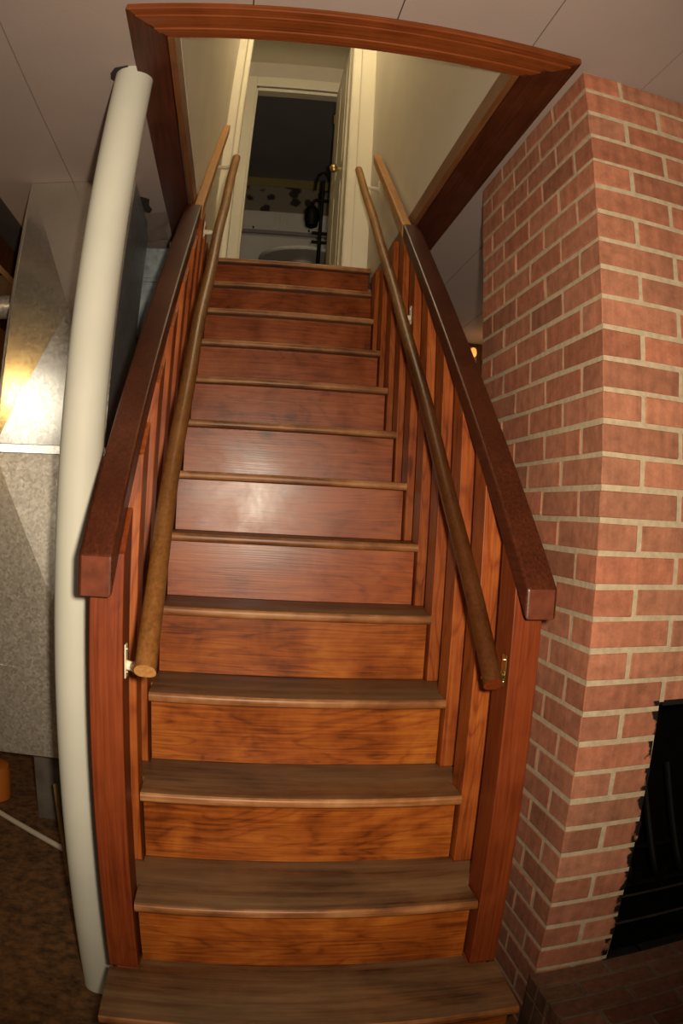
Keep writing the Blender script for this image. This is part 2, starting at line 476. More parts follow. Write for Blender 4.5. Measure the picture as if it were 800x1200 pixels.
# ceiling of fibre planks with narrow open seams, and an opening for the stair
cb = [bmesh.new() for _ in range(4)]           # near, left, right and far of the opening
seams = [-0.141, 0.458, 0.775, 1.092, 1.411, 1.728, 2.045, 2.362, 2.679, 2.996, 3.313]
g = 0.0016
edges = [-0.458] + seams + [3.4]
for x0, x1 in zip(edges, edges[1:]):
    x0, x1 = x0+g, x1-g
    ox0, ox1 = 0.262, 1.108          # rough opening
    if x1 < ox0: box(cb[1], x0, x1, -2.6, 3.2, CZ, CZ+0.016)
    elif x0 > ox1: box(cb[2], x0, x1, -2.6, 3.2, CZ, CZ+0.016)
    else:
        xa, xb = x0, x1
        if x0 < ox0: box(cb[1], x0, ox0, -2.6, 3.2, CZ, CZ+0.016); xa = ox0
        if x1 > ox1: box(cb[2], ox1, x1, -2.6, 3.2, CZ, CZ+0.016); xb = ox1
        box(cb[0], xa, xb, -2.6, 0.29, CZ, CZ+0.016)
        box(cb[3], xa, xb, 2.362, 3.2, CZ, CZ+0.016)
for b_ in cb: struct(obj('ceiling', b_, M['ceiling']))
for q_ in ((-2.6, 0.26, 0.29, 2.33), (1.11, 3.4, 0.29, 2.33), (-2.6, 3.4, -2.6, 0.29), (-2.6, 3.4, 2.362, 4.2)):
    struct(obj('ceiling_backing', B(*q_, CZ+0.018, CZ+0.075), M['seam']))

for k in range(5):
    x = -0.62 - k*0.40
    struct(obj('ceiling_joist', B(x-0.02, x+0.02, -2.6, 3.2, CZ-0.10, CZ+0.0175, 0.002, 1), M['plank']))
struct(obj('wall_left', B(-2.7, -2.6, -2.6, 4.2, FZ, CZ), M['base_wall']))
struct(obj('wall_right', B(3.4, 3.5, -2.6, 4.2, FZ, CZ), M['base_wall']))
struct(obj('wall_back', B(-2.6, 3.4, 3.20, 3.3, FZ, CZ-0.001), M['panel']))
struct(obj('wall_front', B(-2.6, 3.4, -2.7, -2.6, FZ, CZ), M['base_wall']))

# stained casing round the stair opening, mitred at the near corners
def casing(name, pts, mat, grooves):
    bm = bmesh.new()
    prism(bm, pts, (0, 0, -0.018), 0.003, 2)
    for gpts in grooves:
        prism(bm, gpts, (0, 0, -0.007), 0.0025, 2)
    return struct(obj(name, bm, mat))


zc = CZ
casing('trim_1', [(0.176, 0.178, zc), (1.216, 0.178, zc), (1.104, 0.296, zc), (0.262, 0.296, zc)], M['trim_x'],
       [[(0.196, 0.200, zc-0.018), (1.198, 0.200, zc-0.018), (1.160, 0.238, zc-0.018), (0.226, 0.238, zc-0.018)],
        [(0.236, 0.254, zc-0.018), (1.140, 0.254, zc-0.018), (1.120, 0.276, zc-0.018), (0.250, 0.276, zc-0.018)]])
casing('trim_2', [(0.176, 0.1795, zc), (0.262, 0.2975, zc), (0.262, 2.27, zc), (0.178, 2.27, zc)], M['trim_y'],
       [])
casing('trim_3', [(1.216, 0.1795, zc), (1.222, 2.3, zc), (1.106, 2.3, zc), (1.104, 0.2975, zc)], M['trim_y'],
       [])
# jamb boards lining the opening
bm = bmesh.new(); prism(bm, [(0.262, 0.31, zc-0.012), (0.280, 0.31, zc-0.012), (0.291, 2.29, zc-0.012), (0.273, 2.29, zc-0.012)], (0, 0, 0.062), 0.002)
struct(obj('trim_4', bm, M['jamb_y']))
bm = bmesh.new(); prism(bm, [(1.086, 0.31, zc-0.012), (1.104, 0.31, zc-0.012), (1.106, 2.29, zc-0.012), (1.088, 2.29, zc-0.012)], (0, 0, 0.062), 0.002)
struct(obj('trim_5', bm, M['jamb_y']))
struct(obj('trim_6', B(0.262, 1.104, 0.296, 0.310, zc-0.012, zc+0.050, 0.002), M['trim_x']))

# stairwell walls above the opening
WZ, UC = zc+0.0505, 4.42
bm = bmesh.new(); prism(bm, [(0.19, 0.31, WZ), (0.281, 0.31, WZ), (0.293, 2.46, WZ), (0.19, 2.46, WZ)], (0, 0, UC-WZ))
struct(obj('wall_stairwell_left', bm, M['stair_wall']))
bm = bmesh.new(); prism(bm, [(1.090, 0.31, WZ), (1.20, 0.31, WZ), (1.20, 2.46, WZ), (1.093, 2.46, WZ)], (0, 0, UC-WZ))
struct(obj('wall_stairwell_right', bm, M['stair_wall']))
struct(obj('wall_stairwell_near', B(0.19, 1.20, 0.20, 0.31, WZ, UC), M['stair_wall']))
# upstairs hall
struct(obj('floor_upstairs', B(-0.4, 2.4, 2.3605, 7.0, TOP-0.028, TOP), M['tread']))
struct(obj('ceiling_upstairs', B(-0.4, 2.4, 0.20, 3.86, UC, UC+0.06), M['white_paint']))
struct(obj('wall_hall_left', B(0.05, 0.15, 2.56, 3.75, TOP, UC), M['stair_wall']))
struct(obj('wall_hall_right', B(1.20, 1.30, 2.56, 3.75, TOP, UC), M['stair_wall']))
# cased opening at the head of the stair: two white jambs and a head
def jamb(name, x0, x1, flip):
    bm = bmesh.new()
    box(bm, x0, x1, 2.462, 2.56, TOP+0.001, 4.30, 0.003)
    w = x1 - x0
    if flip: box(bm, x0+0.004, x0+w*0.35, 2.45, 2.4615, TOP+0.001, 4.30, 0.003)
    else: box(bm, x1-w*0.35, x1-0.004, 2.45, 2.4615, TOP+0.001, 4.30, 0.003)
    return struct(obj(name, bm, M['white_paint']))


jamb('trim_7', 0.292, 0.372, False)
jamb('trim_8', 0.962, 1.098, True)
# end wall of the hall with a doorway
DY = 3.75
bm = bmesh.new()
box(bm, 0.05, 0.345, DY, DY+0.1, TOP, UC)
box(bm, 1.075, 1.30, DY, DY+0.1, TOP, UC)
box(bm, 0.345, 1.075, DY, DY+0.1, 4.215, UC)
struct(obj('wall_hall_end', bm, M['stair_wall']))
bm = bmesh.new()
box(bm, 0.300, 0.393, DY-0.018, DY-0.001, TOP, 4.262, 0.004)
box(bm, 0.393, 1.04, DY-0.018, DY-0.001, 4.168, 4.262, 0.004)
struct(obj('trim_9', bm, M['white_paint']))
bm = bmesh.new()
box(bm, 0.376, 0.408, DY+0.005, DY+0.095, TOP, 4.16, 0.004)
box(bm, 0.408, 1.03, DY+0.005, DY+0.095, 4.135, 4.165, 0.004)
struct(obj('trim_10', bm, M['white_paint']))
# the open door leaf
bm = bmesh.new()
box(bm, 1.004, 1.040, 3.02, 3.735, TOP+0.012, 4.13, 0.003)
for z0, z1 in ((TOP+0.16, TOP+0.88), (TOP+1.02, 4.0)):
    for y0, y1 in ((3.11, 3.34), (3.42, 3.65)):
        box(bm, 1.0005, 1.005, y0, y1, z0, z1, 0.003)
door = struct(obj('door_1', bm, M['door_paint']))
bm = bmesh.new()
tube(bm, [(1.003, 3.09, TOP+0.95), (0.965, 3.09, TOP+0.95)], 0.009)
lathe(bm, [(0.0, -0.028), (0.016, -0.024), (0.027, -0.008), (0.027, 0.008), (0.016, 0.024), (0.0, 0.028)], (0.955, 3.09, TOP+0.95))
o = obj('door_handle', bm, M['brass'], door, True); o['label'] = 'brass knob'
bm = bmesh.new()
for z in (TOP+0.3, TOP+1.72):
    tube(bm, [(1.0, 3.742, z-0.04), (1.0, 3.742, z+0.04)], 0.006, 8)
o = obj('hinge', bm, M['brass'], door); o['label'] = 'brass hinges'

# kitchen beyond
KC = 4.42
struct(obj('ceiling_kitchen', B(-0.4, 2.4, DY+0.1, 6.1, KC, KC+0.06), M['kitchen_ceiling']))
struct(obj('wall_kitchen_back', B(-0.4, 2.4, 6.0, 6.1, TOP, KC), M['wallpaper']))
struct(obj('wall_kitchen_left', B(-0.5, -0.4, DY+0.1, 6.1, TOP, KC), M['kitchen_yellow']))
struct(obj('wall_kitchen_right', B(2.4, 2.5, DY+0.1, 6.1, TOP, KC), M['kitchen_yellow']))
struct(obj('trim_11', B(-0.4, 2.4, 5.985, 5.999, 4.32, KC-0.001, 0.003), M['kitchen_yellow']))

# ------------------------------------------------------------------ staircase
st = thing('staircase', 'steep closed stair of reddish stained pine with worn grey-brown treads', 'stairs', (0.687, 0.0, FZ))
for i in range(0, 13):
    y0 = i*D
    z1 = i*H
    th = 0.024
    bm = bmesh.new()
    if i == 0:
        pts = [(0.262, 0.0), (1.104, 0.0), (1.112, 0.192), (1.046, 0.192), (1.046, 0.258), (0.328, 0.258), (0.328, 0.192), (0.262, 0.192)]
    elif i < 11:
        nb = (i-1)*D + 0.205
        # notched round the posts that stand on the step below
        a0, a1 = nb-0.003, nb+0.083
        yb = y0 + 0.245
        pts = [(0.330, y0), (1.046, y0), (1.046, a1+0.003), (1.108, a1+0.003), (1.108, y0+0.203), (1.046, y0+0.203), (1.046, yb),
               (0.330, yb), (0.330, y0+0.203), (0.266, y0+0.203), (0.266, a1+0.003), (0.330, a1+0.003)]
    elif i == 11:
        pts = [(0.318, y0), (1.084, y0), (1.084, y0+0.245), (0.318, y0+0.245)]
    else:
        pts = [(0.316, y0), (1.086, y0), (1.086, y0+0.0635), (0.316, y0+0.0635)]
    prism(bm, [(x, y, z1-th) for x, y in pts], (0, 0, th))
    # round the front edge
    es = [e for e in bm.edges if all(abs(v.co.y - y0) < 1e-5 for v in e.verts) and abs(e.verts[0].co.z - e.verts[1].co.z) < 1e-5]
    bmesh.ops.bevel(bm, geom=es, offset=0.009, segments=4, affect='EDGES', profile=0.5)
    bmesh.ops.recalc_face_normals(bm, faces=bm.faces[:])
    for f in bm.faces:
        f.material_index = 1 if (f.calc_center_median().y < y0+0.007 and f.normal.z < 0.95) else 0
    obj('tread', bm, [M['tread'], M['nosing']], st, True)
    # riser under this tread
    ry = y0 + 0.04
    z0 = FZ if i == 0 else (i-1)*H + 0.0005
    if i == 0: xa, xb = 0.272, 1.10
    elif i < 11: xa, xb = 0.332, 1.044
    else: xa, xb = 0.322, 1.084
    bm = B(xa, xb, ry, ry+0.02, z0, z1-th-0.0003, 0.001, 1)
    obj('riser', bm, M['riser'] if i < 5 else M['riser_upper'], st)
# sawn stringers that carry the treads, closing the sides
for x0, x1 in ((0.272, 0.326), (1.050, 1.104)):
    bm = bmesh.new()
    pts = [(x0, 0.062, FZ), (x0, 0.062, -0.026), (x0, 0.19, -0.026)]
    pts += [(x0, 0.198, -0.026-0.02)]
    pts += [(x0, 2.06, 10.6*H-0.16), (x0, 2.06, 10.6*H-0.42), (x0, 0.42, FZ)]
    prism(bm, pts, (x1-x0, 0, 0), 0.002, 1)
    obj('stringer', bm, M['post'], st)

# ------------------------------------------------------------------ balustrades
SL = H/D
def balustrade(side):
    left = side == 'L'
    if left:
        px0, px1, cx0, cx1 = 0.262, 0.326, 0.2565, 0.3175
        zb, zt, ye = 0.825, 0.898, 0.12
        t = thing('balustrade', 'dark red wooden balustrade beside the cream pipe', 'railing', (0.29, 0.2, 0.0), 'stair balustrades')
    else:
        px0, px1, cx0, cx1 = 1.051, 1.112, 1.043, 1.106
        zb, zt, ye = 0.812, 0.872, 0.12
        t = thing('balustrade', 'dark red wooden balustrade beside the brick chimney', 'railing', (1.08, 0.2, 0.0), 'stair balustrades')
    under = lambda y: zb + SL*(y-ye) - 0.001
    # newel
    bm = bmesh.new()
    y0, y1 = 0.196, 0.284
    prism(bm, [(px0, y0, 0.0005), (px0, y1, 0.0005), (px0, y1, under(y1)), (px0, y0, under(y0))], (px1-px0, 0, 0), 0.0025, 2)
    obj('newel_post', bm, M['post'], t)
    for i in range(1, 10):
        y0 = i*D + 0.206; y1 = y0 + 0.08
        z0 = i*H + 0.0005
        top0, top1 = under(y0), under(y1)
        lim = CZ - 0.03
        if z0 > lim - 0.05: break
        x0, x1 = (0.2675, 0.3255) if left else (1.0485, 1.1065)
        pts = [(x0, y0, z0), (x0, y1, z0)]
        if top1 > lim:
            pts += [(x0, y1, lim)]
            if top0 < lim: pts += [(x0, y0 + (lim-top0)/SL, lim), (x0, y0, top0)]
            else: pts += [(x0, y0, lim)]
        else: pts += [(x0, y1, top1), (x0, y0, top0)]
        bm = bmesh.new(); prism(bm, pts, (x1-x0, 0, 0), 0.002, 2)
        obj('baluster', bm, M['baluster'], t)
    # cap rail, plumb cut at both ends
    yt = ye + (CZ-0.03-zt)/SL
    bm = bmesh.new()
    pts = [(cx0, ye, zb), (cx0, yt, zb+SL*(yt-ye)), (cx0, yt, zt+SL*(yt-ye)), (cx0, ye, zt)]
    prism(bm, pts, (cx1-cx0, 0, 0), 0.006, 3)
    bmesh.ops.recalc_face_normals(bm, faces=bm.faces[:])
    for f in bm.faces: f.material_index = 1 if f.normal.y < -0.95 else 0
    obj('cap_rail', bm, [M['cap'], M['cap_end']], t)
    # the narrower, lighter-coloured upper length that runs on up the stairwell wall
    yu = 2.26 if left else 2.06
    x0, x1 = (cx1-0.030, cx1+0.004) if left else (cx0-0.002, cx0+0.034)
    if left: xa, xb = 0.012, 0.012
    else: xa, xb = 0.0, 0.0
    za = zt - 0.002
    yv = yt + 0.0005
    bm = bmesh.new()
    a = [(x0, yv, za-0.058+SL*(yv-ye)), (x1, yv, za-0.058+SL*(yv-ye)), (x1, yv, za+SL*(yv-ye)), (x0, yv, za+SL*(yv-ye))]
    prism(bm, a, (0.004 if left else -0.004, yu-yv, SL*(yu-yv)), 0.005, 2)
    o = obj('upper_rail', bm, M['rail_light'], t)
    o['label'] = 'lighter length of rail on the stairwell wall'
    return t


balustrade('L'); balustrade('R')

# ------------------------------------------------------------------ round handrails on brackets
def mopstick(r):
    pts = []
    for k in range(24):
        a = 2*math.pi*k/24
        c, d = math.cos(a), math.sin(a)
        e = 1.0 if d >= 0 else 0.72          # squarer underside
        pts.append((r*math.copysign(abs(c)**e, c), r*math.copysign(abs(d)**e, d)*(1.0 if d >= 0 else 0.95)))
    return pts


def handrail(side):
    left = side == 'L'
    if left:
        x, y0, z0, y1, r = 0.3865, 0.042, 0.722, 2.03, 0.0182
        t = thing('handrail', 'round brown wooden handrail on the left of the steps, its lower end worn tan', 'handrail', (x, y0, z0), 'stair handrails')
        xm, spots, mat = 0.3285, [0.235, 1.30, 2.0], M['pole']
    else:
        x, y0, z0, y1, r = 1.005, 0.153, 0.686, 2.33, 0.0182
        t = thing('handrail', 'round dark handrail on the right of the steps, near the chimney', 'handrail', (x, y0, z0), 'stair handrails')
        xm, spots, mat = 1.0475, [0.235, 1.185, 2.2], M['pole_red']
    sl = 0.949
    bm = bmesh.new()
    n = 30
    path = []
    for k in range(n+1):
        y = y0 + (y1-y0)*k/n
        path.append((x + 0.0015*math.sin(k*0.9), y, z0 + sl*(y-y0) + 0.001*math.sin(k*0.7)))
    sweep(bm, path, mopstick(r))
    nrm = Vector((0, -1, -sl)).normalized()
    bm.normal_update()
    for f in bm.faces:
        f.material_index = 1 if (f.normal.dot(nrm) > 0.9 and f.calc_center_median().y < y0+0.01) else 0
    obj('rail_pole', bm, [mat, M['rail_light'] if left else M['post']], t, True)
    for k, y in enumerate(spots):
        zr = z0 + sl*(y-y0)
        wallx = xm if k < 2 else (0.2907 if left else 1.0923)
        if k == 1:
            wallx = 0.3285 if left else 1.0475
            i = round((y-0.246)/D); y = i*D+0.246; zr = z0 + sl*(y-y0)
        sx = 1 if left else -1
        yp, zp = y, zr-0.035                        # where the plate is screwed on
        if k == 0:
            yp, zp = 0.212, 0.700
            y = 0.075 if left else 0.182
            zr = z0 + sl*(y-y0)
        bm = bmesh.new()
        # plate, arm and saddle
        box(bm, min(wallx, wallx+sx*0.003), max(wallx, wallx+sx*0.003), yp-0.012, yp+0.012, zp-0.032, zp+0.032, 0.001, 1)
        sweep(bm, [(wallx+sx*0.002, yp, zp-0.008), (wallx+sx*0.018, yp-0.004, zp-0.010), (wallx+(x-wallx)*0.6, y*0.6+yp*0.4, (zr-0.040)*0.6+(zp-0.012)*0.4), (x-sx*0.004, y, zr-0.026), (x-sx*0.002, y, zr-0.022)], circle(0.0095, 10))
        box(bm, x-0.011, x+0.011, y-0.016, y+0.016, zr-0.0255, zr-0.0205, 0.001, 1)
        b = obj('bracket', bm, M['bracket'] if (left or k) else M['brass'], t, True)
        b['label'] = 'pale metal bracket' if (left or k) else 'brass bracket'
        for dz in (-0.022, 0.022):
            bm = bmesh.new()
            tube(bm, [(wallx+sx*0.0031, yp, zp+dz), (wallx+sx*0.0055, yp, zp+dz)], 0.004, 10)
            obj('screw', bm, M['steel'], b, True)
    return t


handrail('L'); handrail('R')

# ------------------------------------------------------------------ brick chimney with fireplace
CO = 0.0677
BX, BY, BZ0 = 1.2424, 0.2277, -0.0815
BD = 0.812                # depth
BXE = 2.45
OX0, OX1, OZ = 1.443, 2.25, 0.607   # firebox mouth
MJ = 0.0114               # mortar joint


class Bricks:
    def __init__(self, base=1.0):
        self.bm = bmesh.new()
        self.lay = self.bm.loops.layers.float_color.new('tint')

    def add(self, x0, x1, y0, y1, z0, z1, header=False):
        j = lambda s: random.uniform(-s, s)
        bm = self.bm
        n0 = len(bm.faces)
        tmp = bmesh.new()
        box(tmp, x0+j(.0010), x1+j(.0010), y0+j(.0008), y1+j(.0008), z0+j(.001), z1+j(.001), 0.0018, 1)
        for w in tmp.verts: w.co += Vector((j(.0008), j(.0007), j(.0011)))
        v = random.uniform(0.84, 1.10)
        h = random.uniform(-0.05, 0.06)
        if header: v *= 0.86
        if random.random() < 0.08: v *= 0.80
        tint = (v*(1+h*0.4), v*(1-h), v*(1-h*1.4), 1.0)
        vm = {w: bm.verts.new(w.co) for w in tmp.verts}
        for f in tmp.faces:
            nf = bm.faces.new([vm[w] for w in f.verts])
            for lp in nf.loops: lp[self.lay] = tint
        tmp.free()


ch = thing('brick_chimney', 'salmon-red brick chimney breast with raked tan mortar and a fireplace mouth', 'fireplace', (1.85, 0.63, FZ))
bk = Bricks()
Lb, Hb = 0.2032, 0.1016
bt = 0.035                # depth of the brick faces modelled
nlow = -4
for j in range(nlow, 32):
    z0 = BZ0 + j*CO + MJ/2
    z1 = BZ0 + (j+1)*CO - MJ/2
    if j == nlow: z0 = max(z0, FZ+0.002)
    if j == 31: z1 = CZ - 0.002
    if z1 - z0 < 0.01: continue
    even = (j % 2 == 0)
    # front face: stretchers and headers from the corner
    xs = [BX, BX + (Lb if even else Hb)]
    while xs[-1] < BXE: xs.append(xs[-1] + Lb)
    for k, (xa, xb) in enumerate(zip(xs, xs[1:])):
        a, b = xa + (0 if k == 0 else MJ/2), min(xb, BXE) - MJ/2
        if b - a < 0.02: continue
        if z0 < OZ - 0.03 and j >= 0:
            if a > OX0-0.02 and a < OX1: continue
            if b > OX0: b = OX0 + random.uniform(-0.004, 0.004)
            if b - a < 0.03: continue
        if k == 0:
            continue                     # corner bricks laid below
        bk.add(a, b, BY, BY+bt, z0, z1, False)
    # corner brick turns the corner
    bk.add(BX, BX + (Lb if even else Hb) - MJ/2, BY, BY + (Hb if even else Lb) - MJ/2, z0, z1, random.random() < 0.25)
    # side face
    ys = [BY + (Hb if even else Lb)]
    while ys[-1] < BY + BD - 0.001: ys.append(min(ys[-1] + Lb, BY + BD))
    for ya, yb in zip(ys, ys[1:]):
        if yb - ya < 0.03: continue
        bk.add(BX, BX+bt, ya+MJ/2, yb-MJ/2, z0, z1)
o = obj('brickwork', bk.bm, M['brick'], ch, origin=(0, 0, 0))
# mortar body, recessed behind the faces
q = 0.0021
bm = bmesh.new()
box(bm, BX+q, OX0-0.003, BY+q, BY+BD-0.004, FZ+0.001, OZ+0.004)
box(bm, OX1+0.003, BXE, BY+q, BY+BD-0.004, FZ+0.001, OZ+0.004)
box(bm, BX+q, BXE, BY+q, BY+BD-0.004, OZ+0.004, CZ-0.001)
obj('mortar_body', bm, M['mortar'], ch)
# sooty firebox lining
bm = bmesh.new()
fx0, fx1, fy1 = OX0+0.001, OX1-0.001, BY+0.52
box(bm, fx0-0.003, fx0, BY+0.03, fy1, BZ0-0.02, OZ)
box(bm, fx1, fx1+0.003, BY+0.03, fy1, BZ0-0.02, OZ)
box(bm, fx0, fx1, fy1, fy1+0.02, BZ0-0.02, OZ)
box(bm, fx0, fx1, BY+0.03, fy1, OZ-0.005, OZ+0.003)
box(bm, fx0, fx1, BY+0.002, fy1, FZ+0.002, BZ0-0.012)
o = obj('firebox_lining', bm, M['soot'], ch); o['label'] = 'black sooty firebox'
# back-wall and floor courses of the firebox show as faint sooty joints
bm = bmesh.new()
for z in (BZ0+0.06, BZ0+0.13, BZ0+0.20):
    box(bm, fx0+0.001, fx0+0.004, BY+0.035, fy1-0.002, z, z+0.008)
for y in (BY+0.16, BY+0.30):
    box(bm, fx0+0.002, fx1-0.002, y, y+0.009, BZ0-0.012, BZ0-0.0095)
o = obj('firebox_joint', bm, M['mortar_dark'], ch); o['label'] = 'smoke-stained mortar joints'
# hearth of brick pavers
hk = Bricks()
HX0, HX1, HY0, HY1 = 1.222, 2.45, -0.62, BY-0.002
hz = BZ0 - 0.004
y = HY1
r = 0
while y - 0.069 > HY0:
    x = HX0 + (0.0 if r % 2 == 0 else 0.0)
    first = True
    while x < HX1:
        ln = (Hb if (r % 2 and first) else Lb)
        hk.add(x+(0 if first else MJ/2), x+ln-MJ/2, y-0.0677+MJ/2, y-MJ/2, hz-0.05, hz, random.random() < 0.3)
        x += ln; first = False
    y -= 0.0677; r += 1
# rowlock course on the side of the hearth, below
y = HY1
while y - 0.069 > HY0:
    hk.add(HX0+0.002, HX0+0.05, y-0.0677+MJ/2, y-MJ/2, FZ+0.004, hz-0.058)
    y -= 0.0677
o = obj('hearth', hk.bm, M['hearth_brick'], ch, origin=(0, 0, 0)); o['label'] = 'dark brick hearth slab'
bm = bmesh.new(); box(bm, HX0+0.006, HX1, HY0+0.01, HY1, FZ+0.001, hz-0.004)
obj('hearth_bed', bm, plain('grimy_mortar', (0.12, 0.09, 0.06), 0.95, 0, 0.3, 30), ch)

# iron grate standing in the firebox
gr = thing('fire_grate', 'black iron fire grate with curved bars inside the fireplace', 'grate', (1.85, 0.50, BZ0-0.012))
zg = BZ0 - 0.012
for k in range(9):
    gx = 1.50 + k*0.085
    bm = bmesh.new()
    path = []
    for s in range(13):
        a = s/12
        path.append((gx + 0.006*math.sin(a*3), 0.40 + 0.20*a - 0.02*math.sin(a*math.pi), zg + 0.13 + 0.28*a**2.2))
    sweep(bm, [(gx, 0.385, zg+0.165)] + path, circle(0.011, 8))
    obj('grate_bar', bm, M['iron'], gr, True)
bm = bmesh.new()
tube(bm, [(1.475, 0.42, zg+0.115), (2.21, 0.42, zg+0.115)], 0.010, 8)
tube(bm, [(1.475, 0.55, zg+0.165), (2.21, 0.55, zg+0.165)], 0.010, 8)
obj('cross_bar', bm, M['iron'], gr, True)
for gx in (1.50, 2.18):
    for gy, zt_ in ((0.42, 0.115), (0.55, 0.165)):
        bm = bmesh.new()
        sweep(bm, [(gx, gy-0.02, zg+0.0005), (gx, gy-0.005, zg+0.04), (gx, gy, zg+zt_)], [(-.010, -.008), (.010, -.008), (.010, .008), (-.010, .008)])
        obj('leg', bm, M['iron'], gr, True)

# ------------------------------------------------------------------ the big cream pipe
bm = bmesh.new()
P0, P1 = Vector((0.174, 0.500, FZ)), Vector((0.163, 0.505, CZ-0.0005))
R = 0.0505
n = 28
rings = []
for s in range(26):
    t = s/25
    c = P0.lerp(P1, t)
    rings.append([c + Vector((R*math.cos(2*math.pi*k/n), R*math.sin(2*math.pi*k/n), 0)) for k in range(n)])
for v in rings[0]: v.z = FZ + 0.0008
vr = [[bm.verts.new(v) for v in ring] for ring in rings]
for a_, b_ in zip(vr, vr[1:]):
    for k in range(n): bm.faces.new((a_[k], a_[(k+1) % n], b_[(k+1) % n], b_[k]))
ins = [[bm.verts.new(Vector((c.x, c.y, 0)) + (v.co-Vector((c.x, c.y, 0)))) for v in ring] for ring, c in ((vr[0], P0), (vr[-1], P1))]
for ring, c, o_ in ((ins[0], P0, vr[0]), (ins[1], P1, vr[-1])):
    for v in ring:
        v.co.x = c.x + (v.co.x-c.x)*0.92; v.co.y = c.y + (v.co.y-c.y)*0.92
    for k in range(n): bm.faces.new((o_[k], o_[(k+1) % n], ring[(k+1) % n], ring[k]))
bm.faces.new(ins[0]); bm.faces.new(ins[1])
bmesh.ops.recalc_face_normals(bm, faces=bm.faces[:])
tag(obj('plastic_pipe', bm, M['pvc'], None, True), 'thick cream plastic pipe standing from floor to ceiling beside the left balustrade', 'pipe')

# ------------------------------------------------------------------ furnace plenum of sheet metal
fp = thing('furnace_duct', 'galvanised sheet-metal furnace duct with cross-creased panels behind the cream pipe', 'duct', (-0.06, 1.4, 0.12))
dx0, dx1, dy0, dy1 = -0.292, 0.088, 1.20, 1.66
zt_, zm0, zm1, zb_ = CZ-0.002, 1.150, 1.128, 0.118


def crossed(name, x0, x1, z0, z1, cx, cz, rise, mat):
    bm = bmesh.new()
    c = [bm.verts.new(p) for p in ((x0, dy0, z0), (x1, dy0, z0), (x1, dy0, z1), (x0, dy0, z1))]
    m_ = bm.verts.new((cx, dy0-rise, cz))
    bk_ = [bm.verts.new((v.co.x, dy0+0.002, v.co.z)) for v in c]
    for k in range(4):
        bm.faces.new((c[k], c[(k+1) % 4], m_))
        bm.faces.new((c[k], bk_[k], bk_[(k+1) % 4], c[(k+1) % 4]))
    bm.faces.new(bk_)
    bmesh.ops.recalc_face_normals(bm, faces=bm.faces[:])
    return obj(name, bm, mat, fp)


crossed('upper_panel', dx0, dx1, zm0, zt_, -0.075, 1.60, 0.022, M['galv'])
crossed('lower_panel', dx0, dx1, zb_, zm1, -0.060, 0.665, 0.024, M['galv_spangle'])
bm = bmesh.new()
box(bm, dx0, dx1, dy0+0.003, dy1, zb_, zt_, 0.004, 1)
obj('duct_body', bm, M['galv_blue'], fp)
bm = bmesh.new()
box(bm, dx0-0.006, dx1+0.006, dy0-0.006, dy0+0.0015, zm1-0.004, zm0+0.004, 0.002, 2)
obj('drive_cleat', bm, M['galv'], fp)
bm = bmesh.new()
box(bm, dx0-0.004, dx0+0.006, dy0-0.004, dy0+0.004, zb_, zt_, 0.0015, 1)
obj('corner_seam', bm, M['galv'], fp)
bm = bmesh.new()
box(bm, dx0, dx1-0.002, dy0-0.012, dy0-0.010+0.0118, 0.425, 0.430, 0.001, 1)
obj('lower_seam', bm, M['galv_spangle'], fp)
# furnace base below the duct
bm = bmesh.new()
box(bm, dx0+0.03, dx1-0.012, dy0+0.38, dy1+0.24, FZ+0.0005, zb_-0.0005, 0.006)
tag(obj('block_plinth', bm, M['concrete']), 'dark block plinth under the sheet-metal furnace duct', 'plinth')

bm = bmesh.new()
tube(bm, [(-2.2, 1.45, 1.66), (-1.2, 1.45, 1.67), (-0.2935, 1.45, 1.68)], 0.045, 20)
tag(obj('flue_pipe', bm, M['galv_spangle'], None, True), 'dull grey metal pipe running left from the furnace duct below the joists', 'pipe')

# second, bluish duct further back, right of the pipe
bd = thing('branch_duct', 'bluish sheet-metal duct glimpsed between the pipe and the left balustrade', 'duct', (0.02, 1.9, 1.25))
bm = bmesh.new()
prism(bm, [(-0.30, 1.72, 0.9), (0.215, 1.72, 0.9), (0.215, 1.72, CZ-0.06), (-0.30, 1.72, CZ-0.06)], (0, 0.4, 0), 0.01, 2)
obj('duct_body', bm, M['galv_blue'], bd)
for z in (1.30, 1.62, 1.86):
    obj('drive_cleat', B(-0.304, 0.219, 1.714, 1.7195, z, z+0.018, 0.002, 1), M['galv_blue'], bd)
# hung from straps
for x in (-0.2, 0.16):
    obj('hanger_strap', B(x, x+0.025, 1.80, 1.803, CZ-0.062, CZ-0.0005), M['galv'], bd)

# torn ceiling board hanging down beside the pipe
bm = bmesh.new()
pts = [(0.045, 1.30), (0.085, 1.335), (0.118, 1.36), (0.110, 1.42), (0.118, 1.46), (0.098, 1.52), (0.10, 1.58), (0.05, 1.62), (0.03, 1.45)]
prism(bm, [(x, y, CZ-0.0035) for x, y in pts], (0, 0, 0.003))
struct(obj('ceiling_hole', bm, M['hole']))
bm = bmesh.new()
prism(bm, [(x, y, CZ-0.0035) for x, y in [(0.100, 0.488), (0.114, 0.462), (0.150, 0.452), (0.150, 0.52), (0.108, 0.532), (0.097, 0.515)]], (0, 0, 0.003))
struct(obj('ceiling_hole', bm, M['hole']))
bm = bmesh.new()
nx, ny = 7, 9
grid = []
for a in range(nx):
    row = []
    for b in range(ny):
        u, v = a/(nx-1), b/(ny-1)
        x = 0.082 + 0.09*u + 0.012*math.sin(5*v+u)
        y = 1.47 + 0.22*v
        z = CZ - 0.006 - 0.035*v*(1-0.5*u) - 0.008*abs(math.sin(4*u+6*v)) - 0.012*random.random()*v
        row.append(bm.verts.new((x, y, z)))
    grid.append(row)
